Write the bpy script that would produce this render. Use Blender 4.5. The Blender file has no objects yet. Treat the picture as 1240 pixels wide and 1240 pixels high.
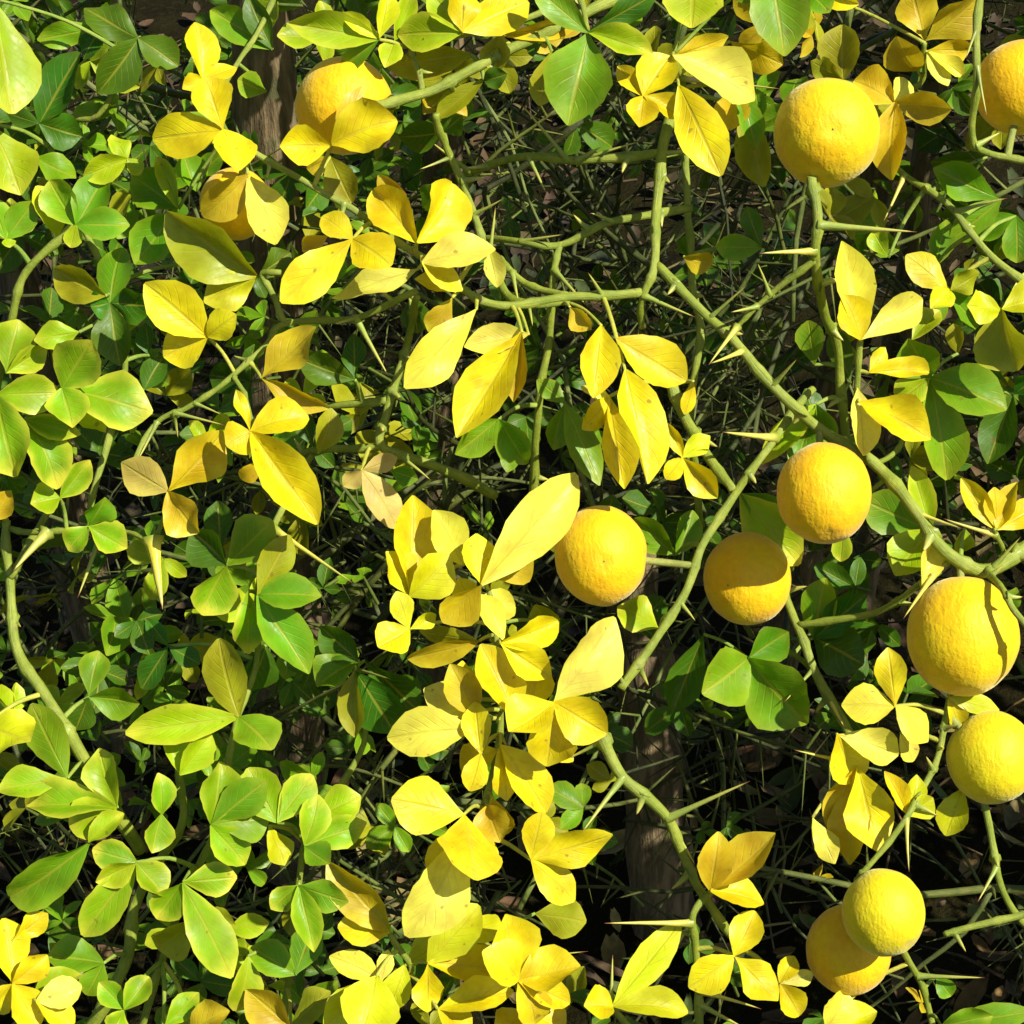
import bpy, math, random
from mathutils import Vector, Matrix, noise

rnd = random.Random(11)
R = math.radians
scene = bpy.context.scene
COL = scene.collection

# ------------------------------------------------------------------ camera
PITCH = R(35.0)            # looking down into the shrub
CAM_H = 0.95
D0 = 0.90                  # distance of the sunlit face of the shrub
HALF = 0.210               # half picture width at D0, metres
cam_d = bpy.data.cameras.new('camera')
cam = bpy.data.objects.new('camera', cam_d); COL.objects.link(cam)
cam.location = (0, 0, CAM_H)
cam.rotation_euler = (math.pi / 2 - PITCH, 0, 0)
cam_d.sensor_fit = 'HORIZONTAL'; cam_d.sensor_width = 36
cam_d.angle = 2 * math.atan(HALF / D0)
cam_d.clip_start = 0.02; cam_d.clip_end = 300
scene.camera = cam
C0 = Vector((0, 0, CAM_H))
RT = Vector((1, 0, 0))
FW = Vector((0, math.cos(PITCH), -math.sin(PITCH)))
UP = Vector((0, math.sin(PITCH), math.cos(PITCH)))

# ------------------------------------------------------------------ light
to_sun = (RT * 0.56 + UP * 0.42 - FW * 0.71).normalized()
world = bpy.data.worlds.new('World'); scene.world = world
world.use_nodes = True
wn = world.node_tree.nodes; wl = world.node_tree.links
sky = wn.new('ShaderNodeTexSky'); sky.sky_type = 'NISHITA'; sky.sun_disc = False
sky.sun_elevation = math.asin(to_sun.z)
sky.sun_rotation = math.atan2(to_sun.x, to_sun.y)
wn['Background'].inputs['Strength'].default_value = 0.07
wl.new(sky.outputs[0], wn['Background'].inputs['Color'])
sd = bpy.data.lights.new('sun', 'SUN'); sd.energy = 5.0; sd.angle = R(0.53)
sd.color = (1.0, 0.96, 0.88)
sun = bpy.data.objects.new('sun', sd); COL.objects.link(sun)
sun.rotation_euler = to_sun.to_track_quat('Z', 'Y').to_euler()
sun.location = C0 + to_sun * 3
vs = scene.view_settings
vs.view_transform = 'Standard'; vs.look = 'None'; vs.gamma = 1; vs.exposure = 0.5
vs.use_curve_mapping = False
scene.render.resolution_x = 1024; scene.render.resolution_y = 1024
scene.render.engine = 'CYCLES'
scene.cycles.max_bounces = 4; scene.cycles.transparent_max_bounces = 2
scene.cycles.diffuse_bounces = 2; scene.cycles.glossy_bounces = 1
scene.cycles.transmission_bounces = 4

# ------------------------------------------------------------------ helpers
def P(x, y, z=0.0):
    """photo pixel (1240 grid) and depth behind the shrub's face in cm -> world point"""
    d = D0 + z * 0.01
    k = HALF / D0 * d / 620.0
    return C0 + FW * d + RT * ((x - 620) * k) + UP * ((620 - y) * k)

def PX(z=0.0):
    return HALF / D0 * (D0 + z * 0.01) / 620.0       # metres per pixel at that depth

def ground_at(x, y):
    dirv = (P(x, y, 0) - C0)
    return C0 + dirv * (CAM_H / -dirv.z)

def catmull(pts, n=6):
    out = []
    L = len(pts)
    for i in range(L - 1):
        p0 = pts[max(i - 1, 0)]; p1 = pts[i]; p2 = pts[i + 1]; p3 = pts[min(i + 2, L - 1)]
        for k in range(n):
            t = k / n
            out.append(0.5 * ((2 * p1) + (p2 - p0) * t + (2 * p0 - 5 * p1 + 4 * p2 - p3) * t * t + (3 * p1 - p0 - 3 * p2 + p3) * t ** 3))
    out.append(pts[-1].copy())
    return out

class MB:
    """collects vertices and faces with a uv per loop and a colour per vertex"""
    def __init__(s):
        s.v = []; s.f = []; s.uv = []; s.c = []
    def tube(s, pts, radii, sides=7, col=(1, 1, 1), cap=True, squash=1.0, u0=0.0, u1=1.0):
        n = len(pts); base = len(s.v)
        ref = Vector((0.3, -0.8, 0.5)).normalized()
        for i, p in enumerate(pts):
            t = (pts[min(i + 1, n - 1)] - pts[max(i - 1, 0)])
            if t.length < 1e-9: t = Vector((0, 0, 1))
            t.normalize()
            a = t.cross(ref)
            if a.length < 1e-4: a = t.cross(Vector((1, 0, 0)))
            a.normalize(); b = t.cross(a)
            for k in range(sides):
                an = 2 * math.pi * k / sides
                s.v.append(p + a * (math.cos(an) * radii[i]) + b * (math.sin(an) * radii[i] * squash))
                s.c.append(col)
        for i in range(n - 1):
            ua = u0 + (u1 - u0) * i / (n - 1); ub = u0 + (u1 - u0) * (i + 1) / (n - 1)
            for k in range(sides):
                k2 = (k + 1) % sides
                s.f.append((base + i * sides + k, base + i * sides + k2, base + (i + 1) * sides + k2, base + (i + 1) * sides + k))
                va = k / sides; vb = (k + 1) / sides
                s.uv.append(((ua, va), (ua, vb), (ub, vb), (ub, va)))
        if cap:
            s.f.append(tuple(base + k for k in reversed(range(sides)))); s.uv.append(tuple((u0, .5) for _ in range(sides)))
            e = base + (n - 1) * sides
            s.f.append(tuple(e + k for k in range(sides))); s.uv.append(tuple((u1, .5) for _ in range(sides)))
    def grid(s, vs_, uvs, nx, ny, col):
        base = len(s.v)
        s.v += vs_; s.c += [col] * len(vs_)
        for i in range(nx):
            for j in range(ny):
                q = (i * (ny + 1) + j, (i + 1) * (ny + 1) + j, (i + 1) * (ny + 1) + j + 1, i * (ny + 1) + j + 1)
                s.f.append(tuple(base + t for t in q)); s.uv.append(tuple(uvs[t] for t in q))
    def mesh(s, name, mat, smooth=True, colours=False):
        me = bpy.data.meshes.new(name)
        me.from_pydata([tuple(v) for v in s.v], [], s.f)
        uvl = me.uv_layers.new(name='UVMap')
        flat = [c for f in s.uv for uv in f for c in uv]
        uvl.data.foreach_set('uv', flat)
        if colours:
            ca = me.color_attributes.new('tint', 'FLOAT_COLOR', 'POINT')
            ca.data.foreach_set('color', [t for c in s.c for t in (c[0], c[1], c[2], c[3] if len(c) > 3 else 0.0)])
        if smooth:
            me.polygons.foreach_set('use_smooth', [True] * len(me.polygons))
        me.materials.append(mat)
        me.update()
        return me

def link(name, data, parent=None, kind=None):
    o = bpy.data.objects.new(name, data); COL.objects.link(o)
    if parent is not None: o.parent = parent
    if kind: o['kind'] = kind
    return o

def tag(o, label, cat, group=None):
    o['label'] = label; o['category'] = cat
    if group: o['group'] = group

# ------------------------------------------------------------------ materials
class NT:
    def __init__(s, name):
        s.m = bpy.data.materials.new(name); s.m.use_nodes = True
        s.t = s.m.node_tree; s.t.nodes.clear()
        s.out = s.n('ShaderNodeOutputMaterial')
    def n(s, typ, **kw):
        nd = s.t.nodes.new(typ)
        for k, v in kw.items(): setattr(nd, k, v)
        return nd
    def l(s, a, b): s.t.links.new(a, b)
    def put(s, sock, v):
        if hasattr(v, 'links') or isinstance(v, bpy.types.NodeSocket): s.l(v, sock)
        else: sock.default_value = v
    def math(s, op, a, b=0.0, c=0.0, clamp=False):
        nd = s.n('ShaderNodeMath', operation=op); nd.use_clamp = clamp
        s.put(nd.inputs[0], a); s.put(nd.inputs[1], b); s.put(nd.inputs[2], c)
        return nd.outputs[0]
    def mapr(s, v, a, b, c=0.0, d=1.0, smooth=True):
        nd = s.n('ShaderNodeMapRange'); nd.interpolation_type = 'SMOOTHSTEP' if smooth else 'LINEAR'
        s.put(nd.inputs[0], v)
        for i, q in enumerate((a, b, c, d)): s.put(nd.inputs[i + 1], q)
        return nd.outputs[0]
    def mix(s, f, a, b, blend='MIX'):
        nd = s.n('ShaderNodeMix', data_type='RGBA', blend_type=blend)
        s.put(nd.inputs[0], f)
        for sock, v in ((nd.inputs[6], a), (nd.inputs[7], b)):
            if isinstance(v, tuple): sock.default_value = (v[0], v[1], v[2], 1)
            else: s.l(v, sock)
        return nd.outputs[2]
    def noise(s, vec, scale, detail=3, rough=.55):
        nd = s.n('ShaderNodeTexNoise'); s.l(vec, nd.inputs['Vector'])
        nd.inputs['Scale'].default_value = scale; nd.inputs['Detail'].default_value = detail
        nd.inputs['Roughness'].default_value = rough
        return nd.outputs['Fac']
    def bump(s, h, strength, dist, normal=None):
        nd = s.n('ShaderNodeBump'); nd.inputs['Strength'].default_value = strength
        nd.inputs['Distance'].default_value = dist; s.l(h, nd.inputs['Height'])
        if normal is not None: s.l(normal, nd.inputs['Normal'])
        return nd.outputs[0]

def leaf_material(name, vertex):
    t = NT(name)
    uv = t.n('ShaderNodeUVMap').outputs[0]
    sep = t.n('ShaderNodeSeparateXYZ'); t.l(uv, sep.inputs[0])
    u = sep.outputs[0]
    v = t.math('ABSOLUTE', t.math('MULTIPLY_ADD', sep.outputs[1], 2.0, -1.0))   # 0 midrib .. 1 margin
    if vertex:
        a = t.n('ShaderNodeAttribute', attribute_name='tint')
        base = a.outputs['Color']; edge_amt = a.outputs['Alpha']
        seed = t.n('ShaderNodeNewGeometry').outputs['Random Per Island']
    else:
        oi = t.n('ShaderNodeObjectInfo')
        base = oi.outputs['Color']; edge_amt = oi.outputs['Alpha']; seed = oi.outputs['Random']
    geo = t.n('ShaderNodeNewGeometry')
    pos = geo.outputs['Position']
    n1 = t.noise(pos, 90, 3)
    n2 = t.noise(pos, 420, 1)
    # blotchy ripening
    hv = t.n('ShaderNodeHueSaturation'); t.l(base, hv.inputs['Color'])
    t.l(t.mapr(n1, .25, .75, .76, 1.14, False), hv.inputs['Value'])
    t.l(t.mapr(t.math('ADD', n1, t.math('MULTIPLY', seed, .2)), .35, .85, .487, .514, False), hv.inputs['Hue'])
    col = hv.outputs[0]
    # margin and tip turning yellow
    e = t.math('MAXIMUM', t.mapr(t.math('ADD', v, t.math('MULTIPLY', n1, .5)), .75, 1.42, 0, .8), t.mapr(t.math('ADD', u, t.math('MULTIPLY', n1, .35)), .85, 1.2))
    col = t.mix(t.math('MULTIPLY', e, edge_amt, clamp=True), col, (0.80, 0.72, 0.06))
    # veins
    midrib = t.mapr(v, .02, .10, 1, 0)
    wv = t.math('SINE', t.math('ADD', t.math('MULTIPLY', u, 46.0), t.math('MULTIPLY', v, -17.0)))
    lat = t.math('MULTIPLY', t.mapr(wv, .82, 1.0), t.mapr(v, .05, .95, 1.0, .1))
    vein = t.math('MAXIMUM', midrib, t.math('MULTIPLY', lat, .55))
    col = t.mix(t.math('MULTIPLY', vein, .36), col, (0.60, 0.50, 0.05))
    # small brown flecks and scars
    fl = t.mapr(t.noise(pos, 230, 1, .7), .72, .78)
    col = t.mix(t.math('MULTIPLY', fl, .55), col, (0.22, 0.12, 0.03))
    # underside paler and duller
    under = t.mix(.30, col, (0.55, 0.55, 0.10))
    col = t.mix(t.math('MULTIPLY', geo.outputs['Backfacing'], .6), col, under)
    p = t.n('ShaderNodeBsdfPrincipled'); t.l(col, p.inputs['Base Color'])
    t.put(p.inputs['Roughness'], t.mapr(n2, .3, .7, .36, .52, False))
    p.inputs['Specular IOR Level'].default_value = .32
    h = t.math('ADD', t.math('MULTIPLY', vein, -.9), t.math('MULTIPLY', n1, 1.6))
    nb = t.bump(h, .45, .0006)
    t.l(nb, p.inputs['Normal'])
    tr = t.n('ShaderNodeBsdfTranslucent')
    tc = t.mix(1.0, col, (1.0, 0.98, 0.55), 'MULTIPLY'); t.l(tc, tr.inputs['Color']); t.l(nb, tr.inputs['Normal'])
    mx = t.n('ShaderNodeMixShader'); mx.inputs[0].default_value = .33
    t.l(p.outputs[0], mx.inputs[1]); t.l(tr.outputs[0], mx.inputs[2]); t.l(mx.outputs[0], t.out.inputs[0])
    return t.m

def stem_material(name, c1, c2, c3, vertex=False):
    t = NT(name)
    geo = t.n('ShaderNodeNewGeometry'); pos = geo.outputs['Position']
    uv = t.n('ShaderNodeUVMap').outputs[0]
    sep = t.n('ShaderNodeSeparateXYZ'); t.l(uv, sep.inputs[0])
    n1 = t.noise(pos, 110, 4); n2 = t.noise(pos, 700, 3)
    col = t.mix(t.mapr(n1, .35, .68), c1, c2)
    # lengthwise streaks
    mp = t.n('ShaderNodeMapping'); t.l(uv, mp.inputs[0]); mp.inputs['Scale'].default_value = (3, 14, 1)
    st = t.noise(mp.outputs[0], 3.0, 3)
    col = t.mix(t.mapr(st, .5, .72, 0, .6), col, c3)
    fl = t.mapr(t.noise(pos, 260, 1, .7), .68, .76)
    col = t.mix(t.math('MULTIPLY', fl, .6), col, (0.20, 0.13, 0.06))
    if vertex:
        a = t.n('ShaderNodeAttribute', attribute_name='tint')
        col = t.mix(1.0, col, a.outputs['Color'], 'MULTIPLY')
    p = t.n('ShaderNodeBsdfPrincipled'); t.l(col, p.inputs['Base Color'])
    p.inputs['Roughness'].default_value = .5; p.inputs['Specular IOR Level'].default_value = .35
    t.l(t.bump(t.math('ADD', n2, t.math('MULTIPLY', st, 1.5)), .5, .0008), p.inputs['Normal'])
    t.l(p.outputs[0], t.out.inputs[0])
    return t.m

def thorn_material():
    t = NT('thorn_skin')
    geo = t.n('ShaderNodeNewGeometry'); pos = geo.outputs['Position']
    uv = t.n('ShaderNodeUVMap').outputs[0]
    sep = t.n('ShaderNodeSeparateXYZ'); t.l(uv, sep.inputs[0])
    u = t.math('ADD', sep.outputs[0], t.math('MULTIPLY', t.noise(pos, 200, 2), .12))
    oi = t.n('ShaderNodeObjectInfo')
    col = t.mix(t.mapr(u, .04, .35), (0.21, 0.265, 0.025), oi.outputs['Color'])
    col = t.mix(t.mapr(u, .35, .9), col, (0.50, 0.46, 0.09))
    col = t.mix(t.mapr(u, .86, 1.0), col, (0.30, 0.12, 0.05))
    p = t.n('ShaderNodeBsdfPrincipled'); t.l(col, p.inputs['Base Color'])
    p.inputs['Roughness'].default_value = .42; p.inputs['Specular IOR Level'].default_value = .4
    t.l(t.bump(t.noise(pos, 600, 3), .3, .0006), p.inputs['Normal'])
    t.l(p.outputs[0], t.out.inputs[0])
    return t.m

def fruit_material():
    t = NT('fruit_peel')
    tc = t.n('ShaderNodeTexCoord').outputs['Object']
    oi = t.n('ShaderNodeObjectInfo')
    off = t.n('ShaderNodeVectorMath', operation='ADD'); t.l(tc, off.inputs[0])
    rv = t.n('ShaderNodeCombineXYZ'); t.l(t.math('MULTIPLY', oi.outputs['Random'], 3.0), rv.inputs[0]); t.l(t.math('MULTIPLY', oi.outputs['Random'], 7.0), rv.inputs[1])
    t.l(rv.outputs[0], off.inputs[1])
    pos = off.outputs[0]
    n1 = t.noise(pos, 1.6, 3); n2 = t.noise(pos, 6.0, 4); n3 = t.noise(pos, 22, 3)
    hv = t.n('ShaderNodeHueSaturation'); t.l(oi.outputs['Color'], hv.inputs['Color'])
    t.l(t.mapr(n1, .3, .7, .487, .510, False), hv.inputs['Hue'])
    t.l(t.mapr(n2, .25, .75, .90, 1.08, False), hv.inputs['Value'])
    col = hv.outputs[0]
    vo = t.n('ShaderNodeTexVoronoi'); t.l(pos, vo.inputs['Vector']); vo.inputs['Scale'].default_value = 15
    pore = t.mapr(vo.outputs['Distance'], .02, .34)
    col = t.mix(t.math('MULTIPLY', t.math('SUBTRACT', 1.0, pore), .13), col, (0.45, 0.28, 0.01))
    sp = t.mapr(t.noise(pos, 7.0, 2, .7), .75, .80)
    col = t.mix(t.math('MULTIPLY', sp, .5), col, (0.35, 0.20, 0.02))
    # fine wrinkles wandering over the peel
    wv = t.n('ShaderNodeTexWave'); t.l(pos, wv.inputs['Vector']); wv.inputs['Scale'].default_value = 2.6
    wv.inputs['Distortion'].default_value = 9; wv.inputs['Detail'].default_value = 3; wv.inputs['Detail Scale'].default_value = 1.6
    p = t.n('ShaderNodeBsdfPrincipled'); t.l(col, p.inputs['Base Color'])
    p.inputs['Roughness'].default_value = .56; p.inputs['Specular IOR Level'].default_value = .33
    p.inputs['Sheen Weight'].default_value = .35; p.inputs['Sheen Roughness'].default_value = .4
    p.inputs['Sheen Tint'].default_value = (1, .95, .7, 1)
    h = t.math('ADD', t.math('MULTIPLY', pore, .35), t.math('ADD', t.math('MULTIPLY', n3, .5), t.math('MULTIPLY', wv.outputs['Fac'], .22)))
    nb = t.bump(h, .30, .0009)
    nb = t.bump(n2, .14, .004, nb)
    t.l(nb, p.inputs['Normal'])
    t.l(p.outputs[0], t.out.inputs[0])
    return t.m

def ground_material(name, c1, c2, c3, scale):
    t = NT(name)
    pos = t.n('ShaderNodeNewGeometry').outputs['Position']
    n1 = t.noise(pos, scale, 5); n2 = t.noise(pos, scale * 9, 5, .7)
    col = t.mix(t.mapr(n1, .35, .65), c1, c2)
    col = t.mix(t.mapr(n2, .52, .72), col, c3)
    p = t.n('ShaderNodeBsdfPrincipled'); t.l(col, p.inputs['Base Color'])
    p.inputs['Roughness'].default_value = .95; p.inputs['Specular IOR Level'].default_value = .05
    t.l(t.bump(t.math('ADD', n2, n1), .9, .012), p.inputs['Normal'])
    t.l(p.outputs[0], t.out.inputs[0])
    return t.m

def bark_material():
    t = NT('old_bark')
    pos = t.n('ShaderNodeNewGeometry').outputs['Position']
    mp = t.n('ShaderNodeMapping'); t.l(pos, mp.inputs[0]); mp.inputs['Scale'].default_value = (1, 1, .12)
    n1 = t.noise(mp.outputs[0], 190, 5, .65); n2 = t.noise(pos, 60, 4)
    col = t.mix(t.mapr(n1, .35, .65), (0.09, 0.06, 0.025), (0.25, 0.18, 0.085))
    col = t.mix(t.mapr(n2, .5, .7, 0, .6), col, (0.07, 0.085, 0.02))
    p = t.n('ShaderNodeBsdfPrincipled'); t.l(col, p.inputs['Base Color']); p.inputs['Roughness'].default_value = .85
    t.l(t.bump(n1, .9, .004), p.inputs['Normal'])
    t.l(p.outputs[0], t.out.inputs[0])
    return t.m

def litter_material():
    t = NT('dry_litter')
    a = t.n('ShaderNodeAttribute', attribute_name='tint')
    pos = t.n('ShaderNodeNewGeometry').outputs['Position']
    n1 = t.noise(pos, 160, 4)
    hv = t.n('ShaderNodeHueSaturation'); t.l(a.outputs['Color'], hv.inputs['Color'])
    t.l(t.mapr(n1, .25, .75, .65, 1.25, False), hv.inputs['Value'])
    p = t.n('ShaderNodeBsdfPrincipled'); t.l(hv.outputs[0], p.inputs['Base Color']); p.inputs['Roughness'].default_value = .8
    t.l(t.bump(n1, .5, .002), p.inputs['Normal'])
    t.l(p.outputs[0], t.out.inputs[0])
    return t.m

M_LEAF = leaf_material('leaf_blade', False)
M_LEAFV = leaf_material('leaf_blade_inner', True)
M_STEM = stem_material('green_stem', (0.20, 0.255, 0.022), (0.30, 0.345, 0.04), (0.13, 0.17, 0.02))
M_STEMV = stem_material('inner_twig', (0.085, 0.115, 0.02), (0.15, 0.175, 0.035), (0.055, 0.07, 0.02), True)  # stem greens darkened, the dim interior's shade put into the colour
M_PET = stem_material('leaf_stalk', (0.42, 0.44, 0.05), (0.55, 0.52, 0.07), (0.30, 0.36, 0.05))
M_PETG = stem_material('green_leaf_stalk', (0.22, 0.33, 0.04), (0.34, 0.42, 0.06), (0.16, 0.26, 0.03))
M_THORN = thorn_material()
M_FRUIT = fruit_material()
M_BARK = bark_material()
M_SOIL = ground_material('garden_soil', (0.013, 0.011, 0.003), (0.024, 0.020, 0.006), (0.035, 0.033, 0.009), 14)
M_LITTER = litter_material()

# ------------------------------------------------------------------ ground
gm = MB()
S = 120
gv = [Vector((x, y, 0)) for x in (-S, S) for y in (-S, S)]
gm.grid(gv, [(0, 0), (0, 1), (1, 0), (1, 1)], 1, 1, (1, 1, 1))
ground = link('ground', gm.mesh('ground', M_SOIL, False), kind='structure')

# leaf litter lying on the ground under the shrub
lm = MB()
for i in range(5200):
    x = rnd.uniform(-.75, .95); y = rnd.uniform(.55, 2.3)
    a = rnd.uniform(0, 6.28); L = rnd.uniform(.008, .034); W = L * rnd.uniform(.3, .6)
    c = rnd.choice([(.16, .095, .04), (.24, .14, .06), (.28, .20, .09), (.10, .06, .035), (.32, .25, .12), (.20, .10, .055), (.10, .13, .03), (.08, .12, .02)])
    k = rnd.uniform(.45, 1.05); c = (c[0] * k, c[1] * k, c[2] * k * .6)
    if y > 1.15: c = tuple(q * .45 for q in c)  # litter farther back darkened: shade behind the shrub put into its colour
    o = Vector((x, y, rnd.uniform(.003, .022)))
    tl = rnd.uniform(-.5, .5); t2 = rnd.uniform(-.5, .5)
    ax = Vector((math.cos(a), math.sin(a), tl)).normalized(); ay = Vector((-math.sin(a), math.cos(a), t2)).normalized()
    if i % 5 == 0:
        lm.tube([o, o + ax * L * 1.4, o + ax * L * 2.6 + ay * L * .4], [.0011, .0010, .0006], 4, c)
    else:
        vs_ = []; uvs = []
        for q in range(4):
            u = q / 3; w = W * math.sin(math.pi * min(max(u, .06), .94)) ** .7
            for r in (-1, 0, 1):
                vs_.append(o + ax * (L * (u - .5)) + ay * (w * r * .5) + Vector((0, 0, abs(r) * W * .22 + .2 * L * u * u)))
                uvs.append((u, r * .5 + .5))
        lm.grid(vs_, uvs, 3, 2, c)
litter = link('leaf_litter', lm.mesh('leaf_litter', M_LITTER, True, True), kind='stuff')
tag(litter, 'brown dry leaves and bits of twig littering the soil under the shrub', 'leaf litter')

# ------------------------------------------------------------------ the shrub
shrub = link('thorny_citrus_shrub', None)
shrub.location = ground_at(840, 1150)
shrub.empty_display_size = .1
tag(shrub, 'thorny green-stemmed citrus shrub with yellow and green three-part leaves', 'shrub')
SH = shrub.location.copy()
PARENT_INV = Matrix.Translation(-SH)

def part(name, me, parent=None, loc=None):
    """part of the shrub; mesh given in world coordinates unless loc is set"""
    o = link(name, me, parent or shrub)
    return o

def world_part(name, mb, mat, origin, parent=None, parent_origin=None, colours=False, kind=None):
    """build mesh with its own origin; child of the shrub (or of a part whose origin is given)"""
    mb.v = [v - origin for v in mb.v]
    o = link(name, mb.mesh(name, mat, True, colours), parent or shrub, kind)
    o.location = origin - (parent_origin if parent else SH)
    return o

# old trunks rising from the soil
def trunk(pts, rs):
    mb = MB()
    c = catmull(pts, 6); n = len(c)
    rad = []
    for i in range(n):
        t = i / (n - 1) * (len(rs) - 1); k = min(int(t), len(rs) - 2)
        rad.append((rs[k] + (rs[k + 1] - rs[k]) * (t - k)) * (1 + .10 * math.sin(i * 1.7)))
    mb.tube(c, rad, 12)
    for i, v in enumerate(mb.v):
        mb.v[i] = v + Vector((noise.noise(v * 60), noise.noise(v * 60 + Vector((9, 0, 0))), 0)) * .0028
    return world_part('trunk', mb, M_BARK, pts[0].copy())

def upright(px, py, ydist, r0, top, lean):
    d = P(px, py, 0) - C0
    q = C0 + d * (ydist / d.y)
    b = Vector((q.x, q.y, -.02))
    return trunk([b, b + Vector((lean * .3, 0, top * .35)), b + Vector((lean * .6, .01, top * .7)), b + Vector((lean, .02, top))], [r0 * 1.15, r0, r0 * .85, r0 * .7])

upright(818, 960, .93, .0185, .30, -.035)
upright(285, 90, .98, .019, .72, .02)
upright(905, 1080, 1.08, .011, .6, .06)
upright(520, 560, 1.12, .014, .66, .02)
upright(130, 760, 1.10, .015, .62, -.05)
upright(1010, 980, 1.16, .009, .6, .02)

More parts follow.
